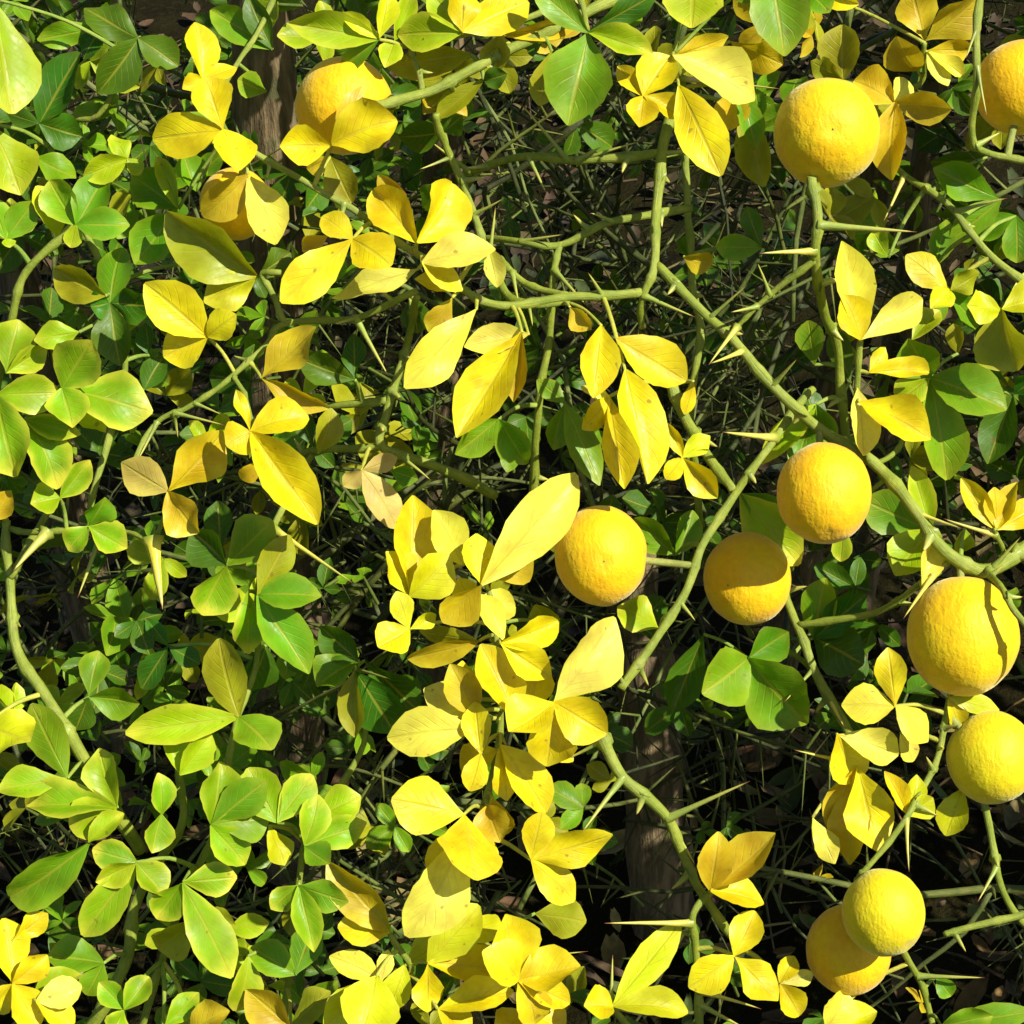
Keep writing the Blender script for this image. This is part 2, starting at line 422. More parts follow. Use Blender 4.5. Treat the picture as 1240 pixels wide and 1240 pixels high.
# traced branches: points (x, y, depth cm), start and end width in px, tone
BR = [
 ([(452,127,0),(520,112,1),(575,84,1.5),(640,50,2.5),(700,22,3),(790,-25,5)], 12, 15),
 ([(488,56,.5),(555,46,.5),(625,28,1),(720,-15,2)], 6, 8),
 ([(498,57,.8),(506,84,1),(514,112,1)], 7, 8),
 ([(528,138,1.4),(545,190,3),(575,260,3.5),(592,310,3.5),(612,352,2.5),(640,368,1.4)], 9, 11),
 ([(300,178,-1),(380,225,-.5),(460,275,0),(510,310,0),(560,348,.5),(610,370,1),(690,360,1.5),(778,354,2)], 7, 12),
 ([(822,110,5),(802,185,3.5),(795,250,3),(793,320,2),(780,358,2),(778,398,3)], 15, 8),
 ([(800,186,3.5),(700,194,4),(630,190,5),(555,215,8)], 12, 8),
 ([(838,252,5),(740,268,4),(680,295,4),(630,292,4),(550,285,7)], 10, 7),
 ([(678,293,4),(668,345,4),(664,420,5),(650,520,6),(640,640,9)], 8, 11),
 ([(795,320,2),(860,385,1.2),(900,425,.8),(950,482,.6),(990,520,1.2),(1060,562,1.4),(1110,622,.6),(1150,672,.6),(1200,690,1),(1270,640,2.5)], 11, 18),
 ([(830,140,6),(833,250,6),(838,330,5),(846,390,5),(842,450,5),(836,520,6),(850,640,9)], 9, 10),
 ([(812,462,3.2),(830,510,3),(855,550,2),(888,594,1)], 15, 11),
 ([(985,470,2.5),(920,553,1),(890,600,1),(850,662,.5),(830,720,0),(790,780,-.5),(752,834,-1)], 10, 11),
 ([(983,215,-.8),(990,260,-1),(988,312,-.5),(1000,380,2),(1015,430,4),(1025,540,6)], 13, 12),
 ([(988,314,-.5),(945,347,0),(918,372,.2),(890,398,.5)], 9, 5),
 ([(1187,-20,-2),(1182,80,-2.6),(1178,160,-1.6),(1200,186,-1),(1270,200,-1)], 10, 8),
 ([(1040,150,5),(1095,212,3),(1150,250,2),(1200,310,1.5),(1270,365,1)], 7, 10),
 ([(505,352,.4),(430,386,1.5),(345,392,1),(320,420,.5),(270,465,0),(225,495,0),(190,512,0),(162,560,-.6)], 8, 6),
 ([(505,360,1.5),(495,410,4),(482,452,4),(467,500,4),(462,540,4),(530,566,5),(600,600,7)], 9, 13),
 ([(468,485,4),(395,492,5),(330,500,7)], 10, 7),
 ([(462,540,4),(375,548,5),(300,580,7)], 10, 7),
 ([(8,630,3),(12,720,3),(22,785,2.5),(60,850,2),(112,935,2.5),(170,1030,5)], 10, 17),
 ([(90,275,1),(30,330,1),(14,390,1.5),(-5,480,3)], 9, 11),
 ([(215,925,2),(222,990,2.5),(195,1040,3.5),(165,1095,4),(150,1170,4),(100,1260,5)], 8, 17),
 ([(722,870,0),(755,940,0),(808,990,.5),(830,1040,1),(850,1082,1),(900,1150,2.5)], 15, 10),
 ([(560,650,1.5),(588,706,.8),(602,780,.3),(608,860,.3),(598,930,.8),(580,1000,1),(560,1100,1.5),(625,1190,1),(650,1290,2)], 6, 10),
 ([(940,690,6),(965,757,4.5),(985,810,4),(1030,888,3),(1040,930,1.5)], 10, 13),
 ([(965,757,4.5),(1060,740,3),(1108,712,1.6),(1150,680,.8)], 9, 8),
 ([(1196,688,.9),(1212,712,-2.0),(1230,742,-2.9),(1280,790,-3.2)], 9, 8),
 ([(1188,930,1),(1200,1010,1),(1215,1080,1),(1260,1140,2)], 10, 8),
 ([(1144,1132,0),(1200,1118,0),(1270,1098,0)], 8, 10),
 ([(1078,1120,0),(1115,1190,2),(1135,1270,3)], 8, 9),
 ([(1038,1066,-1),(1060,1040,-1),(1098,990,-.8),(1120,950,0),(1140,905,.3),(1150,848,.5),(1163,800,1)], 7, 9),
 ([(862,1078,.6),(838,1112,0),(845,1170,1),(850,1270,2)], 8, 11),
 ([(340,-20,3),(310,40,2.4),(288,76,2),(262,130,1.5),(285,172,0),(306,182,-.8)], 7, 5),
 ([(712,40,1),(706,10,1.6),(690,-30,2)], 6, 8),
 ([(816,66,2.5),(830,110,4),(822,150,5)], 6, 9),
 ([(690,367,1.5),(600,372,1)], 6, 6),
 ([(605,312,3),(640,345,2.4),(688,358,1.5)], 8, 8),
 ([(1042,412,-.3),(1038,465,.4),(1040,520,.8),(1052,558,1.3)], 8, 9),
 ([(1120,52,1),(1118,95,2.2),(1085,125,2.4),(1070,190,4)], 6, 8),
 ([(340,330,.5),(318,332,.8),(335,365,1),(345,392,1)], 7, 8),
 ([(310,520,-.3),(298,480,-.3),(285,455,0)], 6, 6),
 ([(288,868,1),(310,800,2),(312,720,1),(330,640,3),(380,548,5)], 7, 9),
 ([(288,868,1),(262,1000,1.5),(230,1070,2),(200,1150,3),(165,1260,5)], 8, 10),
 ([(430,810,3),(440,900,3.5),(380,1000,2.5),(362,1070,2),(350,1180,3),(340,1280,5)], 7, 9),
 ([(100,270,2.5),(140,360,3),(150,470,4),(110,600,3),(108,640,2)], 7, 9),
 ([(70,470,.5),(45,520,2),(60,610,3),(12,700,3)], 8, 9),
 ([(170,45,3),(120,140,4),(60,150,5),(90,270,3)], 6, 8),
 ([(472,1130,0),(500,1175,.5),(455,1200,1),(440,1290,2)], 7, 9),
 ([(740,1220,0),(790,1260,1.5),(845,1240,2)], 7, 8),
 ([(15,1190,0),(40,1260,1.5)], 7, 8),
 ([(1205,640,0),(1215,670,.8),(1200,690,1)], 6, 7),
 ([(1125,458,2.5),(1090,540,3),(1062,562,1.6)], 6, 7),
 ([(1212,375,0),(1230,350,1)], 5, 6),
 ([(108,640,2),(150,645,1.2),(184,652,.2),(205,610,-.1)], 6, 5),
 ([(12,640,3),(62,645,2),(108,640,2)], 7, 7),
 ([(905,797,5),(950,790,5),(985,810,4.2)], 6, 7),
]
BRANCHES = []           # (object, origin, [world points], [radii])
def add_branch(pts3, r0, r1, mat=M_STEM):
    c = catmull(pts3, 9 if len(pts3) < 4 else 7); n = len(c)
    # gentle zigzag as the shoots of this shrub have
    rad = [(r0 + (r1 - r0) * i / (n - 1)) * (1 + .04 * math.sin(i * 1.9 + r0 * 9000) + (.30 * math.exp(-((i % 7 - 3) / .8) ** 2))) for i in range(n)]
    for i in range(1, n - 1):
        sd_ = (1 if (i // 7) % 2 else -1) * math.exp(-((i % 7 - 3) / 2.0) ** 2)
        c[i] = c[i] + (RT * .5 + UP * .4) * (sd_ * .0009)
    for i in range(1, n - 1):
        c[i] = c[i] + noise.noise_vector(c[i] * 45) * .0010
    mb = MB(); mb.tube(c, rad, 8, squash=.88)
    o0 = pts3[len(pts3) // 2].copy()
    o = world_part('branch', mb, mat, o0)
    BRANCHES.append((o, o0, c, rad))
    return o
for pts, w0, w1 in BR:
    p3 = [P(*q) for q in pts]
    zz = pts[0][2]
    add_branch(p3, w0 * PX(zz) * .5, w1 * PX(zz) * .5)

def nearest(p, avoid=None):
    best = None
    for (o, o0, c, rad) in BRANCHES:
        for i, q in enumerate(c):
            d = (q - p).length_squared
            if best is None or d < best[0]: best = (d, o, o0, q, rad[i])
    return best

# thorns: base pixel, tip pixel, depth, width px
def thorn_mesh(variant):
    mb = MB(); bend = (-.06, .03, .08)[variant]
    pts = [Vector((0, 0, 0)), Vector((.08, 0, 0)), Vector((.3, 0, bend * .5)), Vector((.6, 0, bend)), Vector((.88, 0, bend * .5)), Vector((1, 0, 0))]
    mb.tube(pts, [.72, .46, .30, .21, .09, .01], 7)
    return mb.mesh('thorn', M_THORN)
TH = [thorn_mesh(i) for i in range(3)]
def add_thorn(b, tip, w, col=None, snap=True):
    nb = nearest(b)
    if snap:
        b = nb[3]
    ax = tip - b; L = ax.length
    if L < 1e-5: return
    ax.normalize()
    ref = Vector((rnd.uniform(-1, 1), rnd.uniform(-1, 1), rnd.uniform(-1, 1)))
    ay = ax.cross(ref).normalized(); az = ax.cross(ay)
    m = Matrix(((ax.x * L, ay.x * w, az.x * w, b.x), (ax.y * L, ay.y * w, az.y * w, b.y), (ax.z * L, ay.z * w, az.z * w, b.z), (0, 0, 0, 1)))
    o = link('thorn', TH[rnd.randrange(3)], nb[1])
    o.matrix_local = Matrix.Translation(-nb[2]) @ m
    g = rnd.uniform(.8, 1.2)
    c = col or (.24 * g, .30 * g, .05 * g)
    o.color = (c[0], c[1], c[2], 1)
YT = (.62, .55, .09)
THORNS = [
 (993,272,1110,281,-1,-1.5,13,None),(985,305,920,307,-.5,-1.5,11,YT),(918,372,885,378,.2,-.5,8,None),(935,358,917,318,0,-.8,7,None),
 (900,398,858,442,.8,-1,9,YT),(905,425,860,440,.8,-.5,9,YT),(862,385,905,345,1.2,0,7,None),(935,462,965,435,.6,-.6,9,None),
 (945,535,875,523,.8,-.6,12,YT),(832,735,842,752,0,-.8,8,None),(756,828,745,806,-1,-1.5,7,None),
 (750,945,705,1008,0,-1,11,None),(812,992,908,946,.5,-1,11,None),(825,1005,842,1048,.6,1,9,None),(735,895,680,922,0,.8,8,None),
 (838,1118,732,1118,0,-.8,10,YT),(1110,1183,1192,1184,1.8,1,9,None),(1098,992,1101,1056,-.8,-1.5,7,YT),(1205,1055,1184,1092,1,0,8,None),
 (1035,905,962,908,1,0,9,YT),(1120,903,1142,906,.3,-.5,7,YT),(1140,700,1094,749,.6,-1.2,10,YT),(1200,645,1143,628,.6,0,8,YT),
 (432,388,472,458,1.4,.4,10,None),(430,386,405,392,1.4,.5,8,None),(480,556,522,582,4,3.4,8,None),(190,512,165,560,0,-.6,7,None),
 (184,652,197,738,.2,-.9,22,(.76,.64,.05)),(62,645,16,692,2.5,.8,16,(.45,.45,.08)),(132,668,94,724,2,1.2,10,None),(205,480,272,515,0,-.6,7,None),
 (380,640,430,708,2,.6,10,YT),(478,800,472,822,1,.3,7,None),(712,330,712,372,3,2.2,9,None),(735,350,712,330,1.6,.6,8,None),
 (610,330,628,368,2.4,1.6,8,None),(795,360,842,384,2,1.2,9,None),(800,190,858,182,3.5,3,9,None),(700,194,728,178,4,3,10,None),
 (690,192,630,125,4,3,8,None),(640,190,662,235,5,4,8,None),(705,196,776,171,4,3,7,None),(740,268,715,258,4,3,7,None),
 (630,292,682,284,4,3,7,None),(1182,85,1195,140,-2.4,-3,7,None),(1185,45,1170,70,-2,-3,7,None),(1160,255,1220,240,2,1,8,None),
 (1098,215,1070,268,3,2,8,YT),(950,40,948,108,3,2,8,(.5,.42,.3)),(560,215,520,170,7,5,8,None),(985,815,950,850,4,3.4,7,None),
 (1000,840,1022,880,4,2.6,9,YT),(240,490,268,502,0,-.6,6,None),(705,1170,742,1156,.8,.2,8,None),(655,1105,712,1152,1,.6,7,None),
 (860,1205,922,1222,1.5,.6,9,YT),(858,1212,902,1245,1.5,.6,10,None),(1110,620,1165,640,.6,-.4,8,YT),(1200,685,1236,650,1,0,8,None),
 (595,310,600,250,3.5,3,8,None),(640,366,645,395,1.4,.6,7,None),(545,190,508,205,3,2.4,7,None),(575,262,610,240,3.5,2.6,7,None),
]
for (x0, y0, x1, y1, z0, z1, w, col) in THORNS:
    add_thorn(P(x0, y0, z0), P(x1, y1, z1), w * PX(z0), col)
traced = list(BRANCHES)
# the smaller thorns that sit at the nodes all along the shoots
for (o, o0, c, rad) in traced[:34]:
    n = len(c)
    for k in range(3, n - 2, 7):
        if rnd.random() < .5: continue
        t = (c[k + 1] - c[k - 1]).normalized()
        side = t.cross(Vector((rnd.uniform(-1, 1), rnd.uniform(-1, 1), rnd.uniform(-1, 1)))).normalized()
        add_thorn(c[k], c[k] + (side * .9 + t * .25) * rnd.uniform(.006, .014), max(rad[k] * 1.9, .0024))

# ------------------------------------------------------------------ leaves
COLR = {  # blade colour (gold of O darkened partly for shade), amount of yellow margin
 'Y': ((.83, .665, .006), .3), 'P': ((.86, .79, .08), .4), 'O': ((.66, .47, .012), .35), 'Z': ((.66, .69, .006), .6),
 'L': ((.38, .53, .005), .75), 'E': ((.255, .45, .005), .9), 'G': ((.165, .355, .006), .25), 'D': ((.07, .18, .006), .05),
 'K': ((.36, .37, .008), .3), 'T': ((.68, .52, .10), .2),
}
NX, NY = 12, 6
def blade(p, q, fold, arch, twist, wave, sd, nx=NX, ny=NY):
    """leaf blade along +x, 1 long and 1 wide, tip and base on the x axis"""
    vs_ = []; uvs = []
    for i in range(nx + 1):
        u = i / nx
        uu = min(max(u, .012), .993)
        w = max(math.sin(math.pi * uu ** p), 0) ** q * .5
        for j in range(ny + 1):
            v = j / ny * 2 - 1
            y = v * w * (1 + .03 * math.sin(u * 31 + sd))
            z = fold * abs(v) ** 1.3 * w + arch * 4 * u * (1 - u) * .25
            z += wave * math.sin(u * 7 + sd + v) * v * w
            z += .04 * math.sin(u * math.pi) * math.sin(3 * v + sd)
            a = twist * (u - .3)
            y, z2 = y * math.cos(a) - (z - arch * u * (1 - u)) * math.sin(a), y * math.sin(a) + (z - arch * u * (1 - u)) * math.cos(a)
            vs_.append(Vector((u, y, z2 + arch * u * (1 - u)))); uvs.append((u, v * .5 + .5))
    return vs_, uvs
VAR = []
vr = random.Random(4)
for k in range(20):
    p_ = vr.choice([1.05, 1.15, 1.25, 1.38, 1.5]); q_ = vr.choice([.66, .74, .82, .92])
    prm = (p_, q_, vr.uniform(.10, .62), vr.uniform(-.35, .65), vr.uniform(-.45, .45), vr.uniform(.05, .35), vr.uniform(0, 6))
    mb = MB(); vs_, uvs = blade(*prm); mb.grid(vs_, uvs, NX, NY, (1, 1, 1))
    VAR.append(mb.mesh('leaflet', M_LEAF))

def frame(b, tip, w, roll):
    ax = tip - b; L = ax.length; ax.normalize()
    view = (C0 - (b + tip) * .5).normalized()
    n = (view - ax * view.dot(ax))
    if n.length < 1e-4: n = UP.copy()
    n.normalize()
    n = Matrix.Rotation(roll, 3, ax) @ n
    ay = n.cross(ax)
    W = 1.04 * w / max(math.cos(roll), .45)
    h = (L * .35 + W * .65)
    return Matrix(((ax.x * L, ay.x * W, n.x * h, b.x), (ax.y * L, ay.y * W, n.y * h, b.y), (ax.z * L, ay.z * W, n.z * h, b.z), (0, 0, 0, 1)))

# ---- LEAVES: (node x, node y, depth cm, [(tip x, tip y, apparent width px, colour, (base x, base y) or None), ...])
LV = [
 # upper left
 (246,97,0.5,[(236,27,40,'Y'),(221,108,26,'Y'),(287,82,22,'Y')]),
 (271,158,-1.2,[(185,168,54,'Y'),(247,93,50,'Y'),(289,207,48,'Y')]),
 (168,47,3,[(102,10,44,'D'),(118,113,50,'D'),(216,80,40,'D')]),
 (122,33,3.5,[(45,48,32,'G'),(101,72,28,'D')]),
 (48,150,4,[(98,62,48,'D'),(99,165,44,'D'),(8,136,24,'D')]),
 (-8,-2,0,[(14,138,76,'L')]),
 (-12,150,1,[(26,236,60,'L'),(-6,225,30,'E')]),
 (40,190,2,[(92,216,34,'G')]),
 (155,193,1.5,[(135,163,26,'L'),(101,214,34,'L'),(170,212,20,'L')]),
 (93,273,1,[(60,219,44,'E'),(130,210,46,'G'),(157,273,40,'G'),(86,300,22,'L')]),
 (8,290,1.5,[(40,244,36,'G'),(-12,238,34,'E'),(12,300,16,'L')]),
 (70,288,2.2,[(44,225,38,'Z')]),
 (216,253,1.5,[(160,212,50,'G'),(190,190,22,'L'),(163,320,52,'G')]),
 (238,232,2,[(222,186,38,'G')]),
 (312,335,1,[(202,256,66,'K'),(247,366,48,'Z'),(352,306,34,'D')]),
 (300,212,-.3,[(334,296,50,'P'),(246,262,44,'O')]),
 (322,112,3,[(288,96,32,'G')]),
 (330,60,3,[(255,12,40,'G'),(300,-5,30,'D')]),
 # top middle
 (460,48,0,[(349,28,42,'L'),(414,16,20,'Z'),(413,86,24,'G'),(470,-14,26,'Z')]),
 (478,50,.6,[(466,82,30,'L'),(500,-12,26,'L')]),
 (560,40,0,[(482,42,46,'L'),(520,-12,40,'L'),(640,2,52,'Y'),(560,-20,40,'Y')]),
 (570,66,2,[(467,80,40,'K')]),
 (402,176,-1.8,[(339,177,48,'Y'),(481,146,60,'Y'),(438,104,22,'O')]),
 (586,98,1.8,[(529,143,26,'K'),(614,90,26,'D')]),
 (538,160,4,[(483,166,40,'D'),(560,140,30,'D')]),
 (400,190,1,[(426,246,40,'K'),(372,205,26,'O')]),
 (505,294,-1,[(452,230,50,'Y'),(548,222,58,'Y')]),
 (500,262,-.3,[(458,212,26,'O')]),
 (511,318,-1.2,[(600,302,44,'P'),(560,352,30,'Y')]),
 (427,290,-1.6,[(390,262,32,'Y'),(474,322,54,'Y'),(340,366,52,'Y')]),
 (398,285,-.6,[(366,304,24,'O')]),
 (506,326,-.4,[(402,361,34,'P')]),
 (590,298,-.6,[(602,348,26,'P')]),
 (558,352,-.2,[(502,338,24,'Y')]),
 (500,356,3,[(506,404,34,'D')]),
 # top centre / right
 (712,40,-.5,[(688,152,80,'G'),(646,-16,36,'G'),(790,66,34,'L'),(795,-8,32,'D')]),
 (668,62,2,[(653,128,34,'K')]),
 (604,44,2,[(704,28,24,'O'),(600,90,34,'K')]),
 (840,-34,1,[(838,34,70,'L'),(790,-20,40,'L')]),
 (932,-34,1,[(950,68,70,'G'),(890,0,40,'G')]),
 (779,117,.2,[(748,80,26,'Y'),(812,68,48,'Y'),(774,154,38,'Y'),(824,142,28,'Y')]),
 (815,68,.3,[(882,44,28,'O'),(914,121,58,'P')]),
 (822,104,-.2,[(873,213,58,'Y')]),
 (896,108,2.2,[(884,158,42,'O'),(915,180,30,'G')]),
 (884,50,2.8,[(948,78,42,'O')]),
 (900,132,3,[(926,226,40,'K')]),
 (922,300,4,[(867,299,32,'G'),(904,250,26,'D')]),
 (828,311,4,[(864,317,26,'O')]),
 (1021,98,2.4,[(1020,30,50,'K'),(982,74,26,'K')]),
 (1112,86,2,[(1086,44,44,'O')]),
 (1120,50,1.5,[(1103,-14,50,'O'),(1184,-4,52,'O')]),
 (1122,62,1.2,[(1148,104,22,'P'),(1168,93,18,'P'),(1175,60,30,'O')]),
 (1083,125,.6,[(1034,98,46,'O'),(1095,94,26,'P'),(1152,132,40,'O'),(1080,218,44,'O')]),
 (975,-10,3,[(1005,15,34,'G'),(1040,5,26,'Y')]),
 (1212,242,3,[(1130,204,44,'G'),(1150,292,40,'G')]),
 (1195,190,4,[(1126,196,36,'D')]),
 (1230,262,3.5,[(1172,300,36,'G'),(1232,318,40,'G')]),
 (1132,322,3.5,[(1146,266,32,'G')]),
 (1076,312,3,[(1057,280,26,'L')]),
 (1042,412,-.8,[(1019,292,48,'P'),(1020,357,42,'Y'),(1117,362,42,'P')]),
 (1150,352,1.2,[(1097,309,36,'Y'),(1127,374,30,'Z'),(1186,330,30,'K')]),
 (1212,375,-.4,[(1171,370,38,'Z'),(1232,449,62,'K'),(1262,365,40,'Z')]),
 # left middle
 (76,470,-.6,[(110,412,60,'E'),(185,499,62,'E'),(88,518,52,'E')]),
 (92,500,.4,[(128,524,28,'Z')]),
 (96,402,1,[(41,412,36,'L')]),
 (8,452,1,[(22,387,52,'E'),(57,420,32,'L')]),
 (-4,478,-.8,[(73,476,48,'E'),(20,577,62,'E')]),
 (30,508,.2,[(70,592,48,'E'),(98,526,30,'E')]),
 (73,603,1,[(109,557,32,'E'),(37,610,36,'L')]),
 (-8,630,1.2,[(14,594,30,'O')]),
 (134,367,2,[(148,300,42,'G'),(186,370,44,'D'),(146,443,46,'D'),(110,372,34,'D')]),
 (128,358,1.4,[(66,325,42,'K')]),
 (181,430,4,[(176,391,22,'D')]),
 (175,472,4,[(197,434,32,'D')]),
 (252,408,-.8,[(175,343,60,'Y'),(198,432,50,'Y'),(286,381,38,'Y')]),
 (240,318,3,[(231,345,26,'D')]),
 (304,523,-.9,[(374,506,42,'Y'),(384,635,58,'Y'),(274,540,44,'Y'),(286,472,16,'Y')]),
 (312,560,.6,[(292,580,22,'O')]),
 (204,595,-.5,[(147,560,48,'T'),(270,522,54,'O'),(241,645,46,'O')]),
 (317,458,-.2,[(383,396,46,'O'),(398,495,28,'O')]),
 (430,460,3.2,[(428,404,30,'D'),(360,434,38,'D')]),
 (385,548,3.6,[(401,494,32,'K')]),
 (577,374,-1,[(490,470,54,'P')]),
 (548,360,-.2,[(519,402,32,'O')]),
 (640,405,-.4,[(562,420,36,'P')]),
 (632,402,-1,[(553,530,60,'Y'),(622,487,28,'O')]),
 (604,508,2.4,[(551,550,40,'G'),(638,562,42,'G')]),
 (438,570,2,[(481,554,22,'T'),(481,640,40,'T'),(416,589,24,'T')]),
 (474,570,3,[(506,580,24,'G')]),
 # centre
 (728,394,-.6,[(718,482,46,'Y')]),
 (746,410,-.8,[(831,461,52,'Y')]),
 (757,448,-1.2,[(784,586,56,'Y')]),
 (690,372,.2,[(716,399,26,'O')]),
 (738,480,.6,[(756,592,42,'Y'),(705,520,28,'Y'),(703,468,20,'P')]),
 (684,488,3.4,[(670,545,34,'G'),(726,588,38,'G'),(650,460,24,'G')]),
 (826,554,.6,[(860,528,26,'Z'),(869,603,36,'Y'),(806,580,24,'Y'),(808,512,18,'Y')]),
 (840,462,2.4,[(829,502,18,'Y')]),
 (1052,452,0,[(1072,420,18,'Y'),(1125,450,24,'Y')]),
 (1040,486,-.6,[(1127,532,50,'Y')]),
 (1038,472,-.2,[(1046,552,34,'P')]),
 (1125,458,2,[(1100,410,52,'G'),(1219,496,62,'G'),(1147,581,54,'G'),(1085,490,36,'L')]),
 (986,442,4.5,[(979,388,34,'G')]),
 (1030,462,5,[(1008,398,30,'D')]),
 (1226,478,4,[(1196,562,44,'D'),(1262,450,40,'D')]),
 (1104,412,3,[(1138,376,30,'L')]),
 (1160,428,3.5,[(1155,392,20,'K')]),
 (988,490,4,[(922,562,32,'L'),(960,575,34,'G'),(1010,540,30,'G')]),
 (1206,642,.2,[(1164,579,28,'Y'),(1204,590,26,'Y'),(1232,584,28,'Y'),(1262,612,34,'Y')]),
 # lower left greens
 (275,685,.8,[(231,643,46,'D'),(330,630,54,'G'),(245,745,54,'E')]),
 (108,637,.6,[(127,602,36,'G'),(83,667,32,'E'),(154,664,40,'E')]),
 (300,716,.5,[(301,792,38,'E')]),
 (312,720,.2,[(389,722,44,'G'),(374,816,54,'G'),(351,648,38,'K')]),
 (322,782,2.5,[(296,838,44,'D')]),
 (204,782,4,[(177,749,20,'D'),(242,804,26,'D'),(172,834,32,'D')]),
 (108,844,2.4,[(119,788,36,'G'),(169,852,40,'G'),(92,884,36,'D')]),
 (-18,878,0,[(37,898,60,'Z')]),
 (82,942,.8,[(38,852,50,'G'),(-4,958,40,'E')]),
 (290,868,-.2,[(152,888,46,'L'),(265,773,52,'K'),(330,908,54,'G')]),
 (218,938,-.4,[(199,866,34,'L'),(255,888,34,'L')]),
 (142,978,.2,[(120,906,42,'L'),(32,978,46,'E'),(84,1000,50,'L')]),
 (434,800,2,[(384,832,42,'G'),(388,758,40,'D')]),
 (430,812,1.6,[(478,887,56,'D'),(430,893,32,'K')]),
 (442,800,3,[(508,862,50,'D')]),
 # centre yellow cluster
 (496,722,-.6,[(500,600,52,'Y'),(467,668,42,'Y'),(544,672,50,'Z')]),
 (560,684,.2,[(524,618,46,'P')]),
 (496,762,-.8,[(480,716,28,'Z'),(528,744,20,'Z'),(458,784,46,'Y')]),
 (580,776,.2,[(493,797,28,'O'),(508,764,24,'K')]),
 (583,708,-1.4,[(577,646,40,'Y'),(698,574,62,'P'),(536,754,44,'O')]),
 (610,776,-.6,[(578,720,28,'P')]),
 (606,779,-1.4,[(676,752,36,'Y'),(668,820,42,'Y')]),
 (626,872,-1.6,[(582,780,54,'Y')]),
 (671,850,-2,[(744,747,62,'P'),(735,888,56,'Y'),(616,886,58,'Y'),(662,928,58,'Y')]),
 (577,866,-.8,[(513,834,42,'P'),(545,804,44,'O')]),
 (572,882,-1.4,[(469,894,58,'P')]),
 (582,912,-1.8,[(575,850,36,'Y'),(569,958,32,'Y')]),
 (606,902,-.8,[(614,970,30,'Y'),(661,984,46,'Y')]),
 (596,965,.2,[(614,1010,34,'O')]),
 (602,908,.6,[(642,962,40,'Y'),(558,932,38,'Y')]),
 (640,862,-.2,[(694,922,44,'Y'),(652,806,46,'Y')]),
 (562,852,.6,[(518,872,42,'P'),(560,800,36,'Y')]),
 (548,1004,.5,[(602,1052,42,'Y'),(528,1064,46,'Y')]),
 (562,1112,.5,[(604,1134,42,'Z'),(538,1088,40,'Y')]),
 (640,1226,.2,[(598,1250,42,'Y'),(684,1250,42,'Y')]),
 (572,742,.7,[(624,734,38,'P'),(556,700,32,'Y')]),
 (602,702,.6,[(646,678,36,'O')]),
 (490,1168,.4,[(540,1140,40,'Z'),(470,1222,36,'Z')]),
 # greens round the fruits
 (672,764,4,[(648,732,36,'K')]),
 (798,762,3,[(748,734,42,'L')]),
 (818,672,4,[(768,628,38,'G'),(839,618,30,'G')]),
 (852,768,5,[(814,864,44,'D')]),
 (906,797,4.5,[(850,840,68,'G'),(978,876,78,'G'),(955,765,44,'G')]),
 (896,598,5,[(968,684,64,'L'),(938,640,40,'G')]),
 (1126,642,3,[(1046,606,54,'G'),(1084,697,54,'L'),(1104,564,30,'L')]),
 (1021,642,2.5,[(1018,680,24,'L')]),
 (1116,712,.5,[(1131,654,30,'P')]),
 (1168,640,2,[(1160,670,24,'L')]),
 (985,772,5.5,[(1046,804,60,'D'),(1000,700,44,'G'),(1048,720,44,'D')]),
 # lower right yellows
 (1084,855,-.5,[(1019,854,46,'P'),(1075,784,38,'Y'),(1124,898,38,'P')]),
 (1013,889,-.2,[(1088,914,42,'P'),(1034,948,46,'Y')]),
 (1090,888,.6,[(1106,922,24,'P')]),
 (1148,844,.4,[(1160,882,24,'Y'),(1210,860,26,'Z')]),
 (1037,926,.3,[(1029,1047,46,'O'),(1064,1032,60,'Y'),(1002,1002,36,'O')]),
 (984,990,.6,[(1011,1046,28,'P')]),
 (1100,988,-.2,[(1071,934,22,'Y'),(1110,938,26,'Z'),(1130,966,30,'Z')]),
 (1166,954,1.4,[(1145,1012,38,'Z')]),
 (1134,1184,2,[(1152,1206,24,'G')]),
 (1140,1242,1,[(1202,1230,30,'G'),(1255,1225,34,'G')]),
 (1000,1244,.5,[(1022,1198,40,'P'),(1062,1225,34,'Z')]),
 # bottom middle
 (643,1041,-.6,[(656,983,38,'Y'),(742,1011,46,'Y'),(696,1091,44,'Y')]),
 (860,1078,-.2,[(870,1007,42,'O'),(939,1009,46,'O'),(925,1094,38,'Y')]),
 (889,1157,-.4,[(914,1103,40,'Y'),(834,1196,46,'Y'),(942,1212,44,'Y')]),
 (944,1190,.4,[(962,1158,24,'Y'),(968,1230,34,'Y'),(985,1180,20,'P')]),
 (742,1218,-.4,[(826,1114,40,'Z'),(833,1226,34,'Z'),(707,1218,38,'Y')]),
 (648,1106,2.5,[(710,1116,48,'K')]),
 (628,1186,-1,[(612,1107,62,'Y'),(703,1170,54,'Y'),(648,1240,42,'Y'),(584,1152,50,'Y'),(690,1215,34,'Y')]),
 (562,986,-1.4,[(474,968,68,'Y'),(576,1066,70,'Y')]),
 (556,1018,-.8,[(492,1134,66,'P')]),
 (590,975,.2,[(606,1020,44,'O')]),
 (472,1128,-.4,[(396,1042,48,'O'),(409,1122,44,'Y')]),
 (462,1187,-.2,[(399,1158,32,'P'),(470,1150,20,'P')]),
 (456,1182,-.9,[(436,1256,72,'Z'),(392,1246,44,'Z')]),
 (518,1166,-.4,[(580,1096,56,'Z'),(622,1178,46,'Y'),(518,1226,38,'Y')]),
 (530,1222,-.6,[(622,1200,40,'Y'),(570,1250,36,'Y')]),
 (336,996,-.4,[(300,930,50,'E'),(378,938,42,'E')]),
 (380,992,.6,[(437,964,46,'L')]),
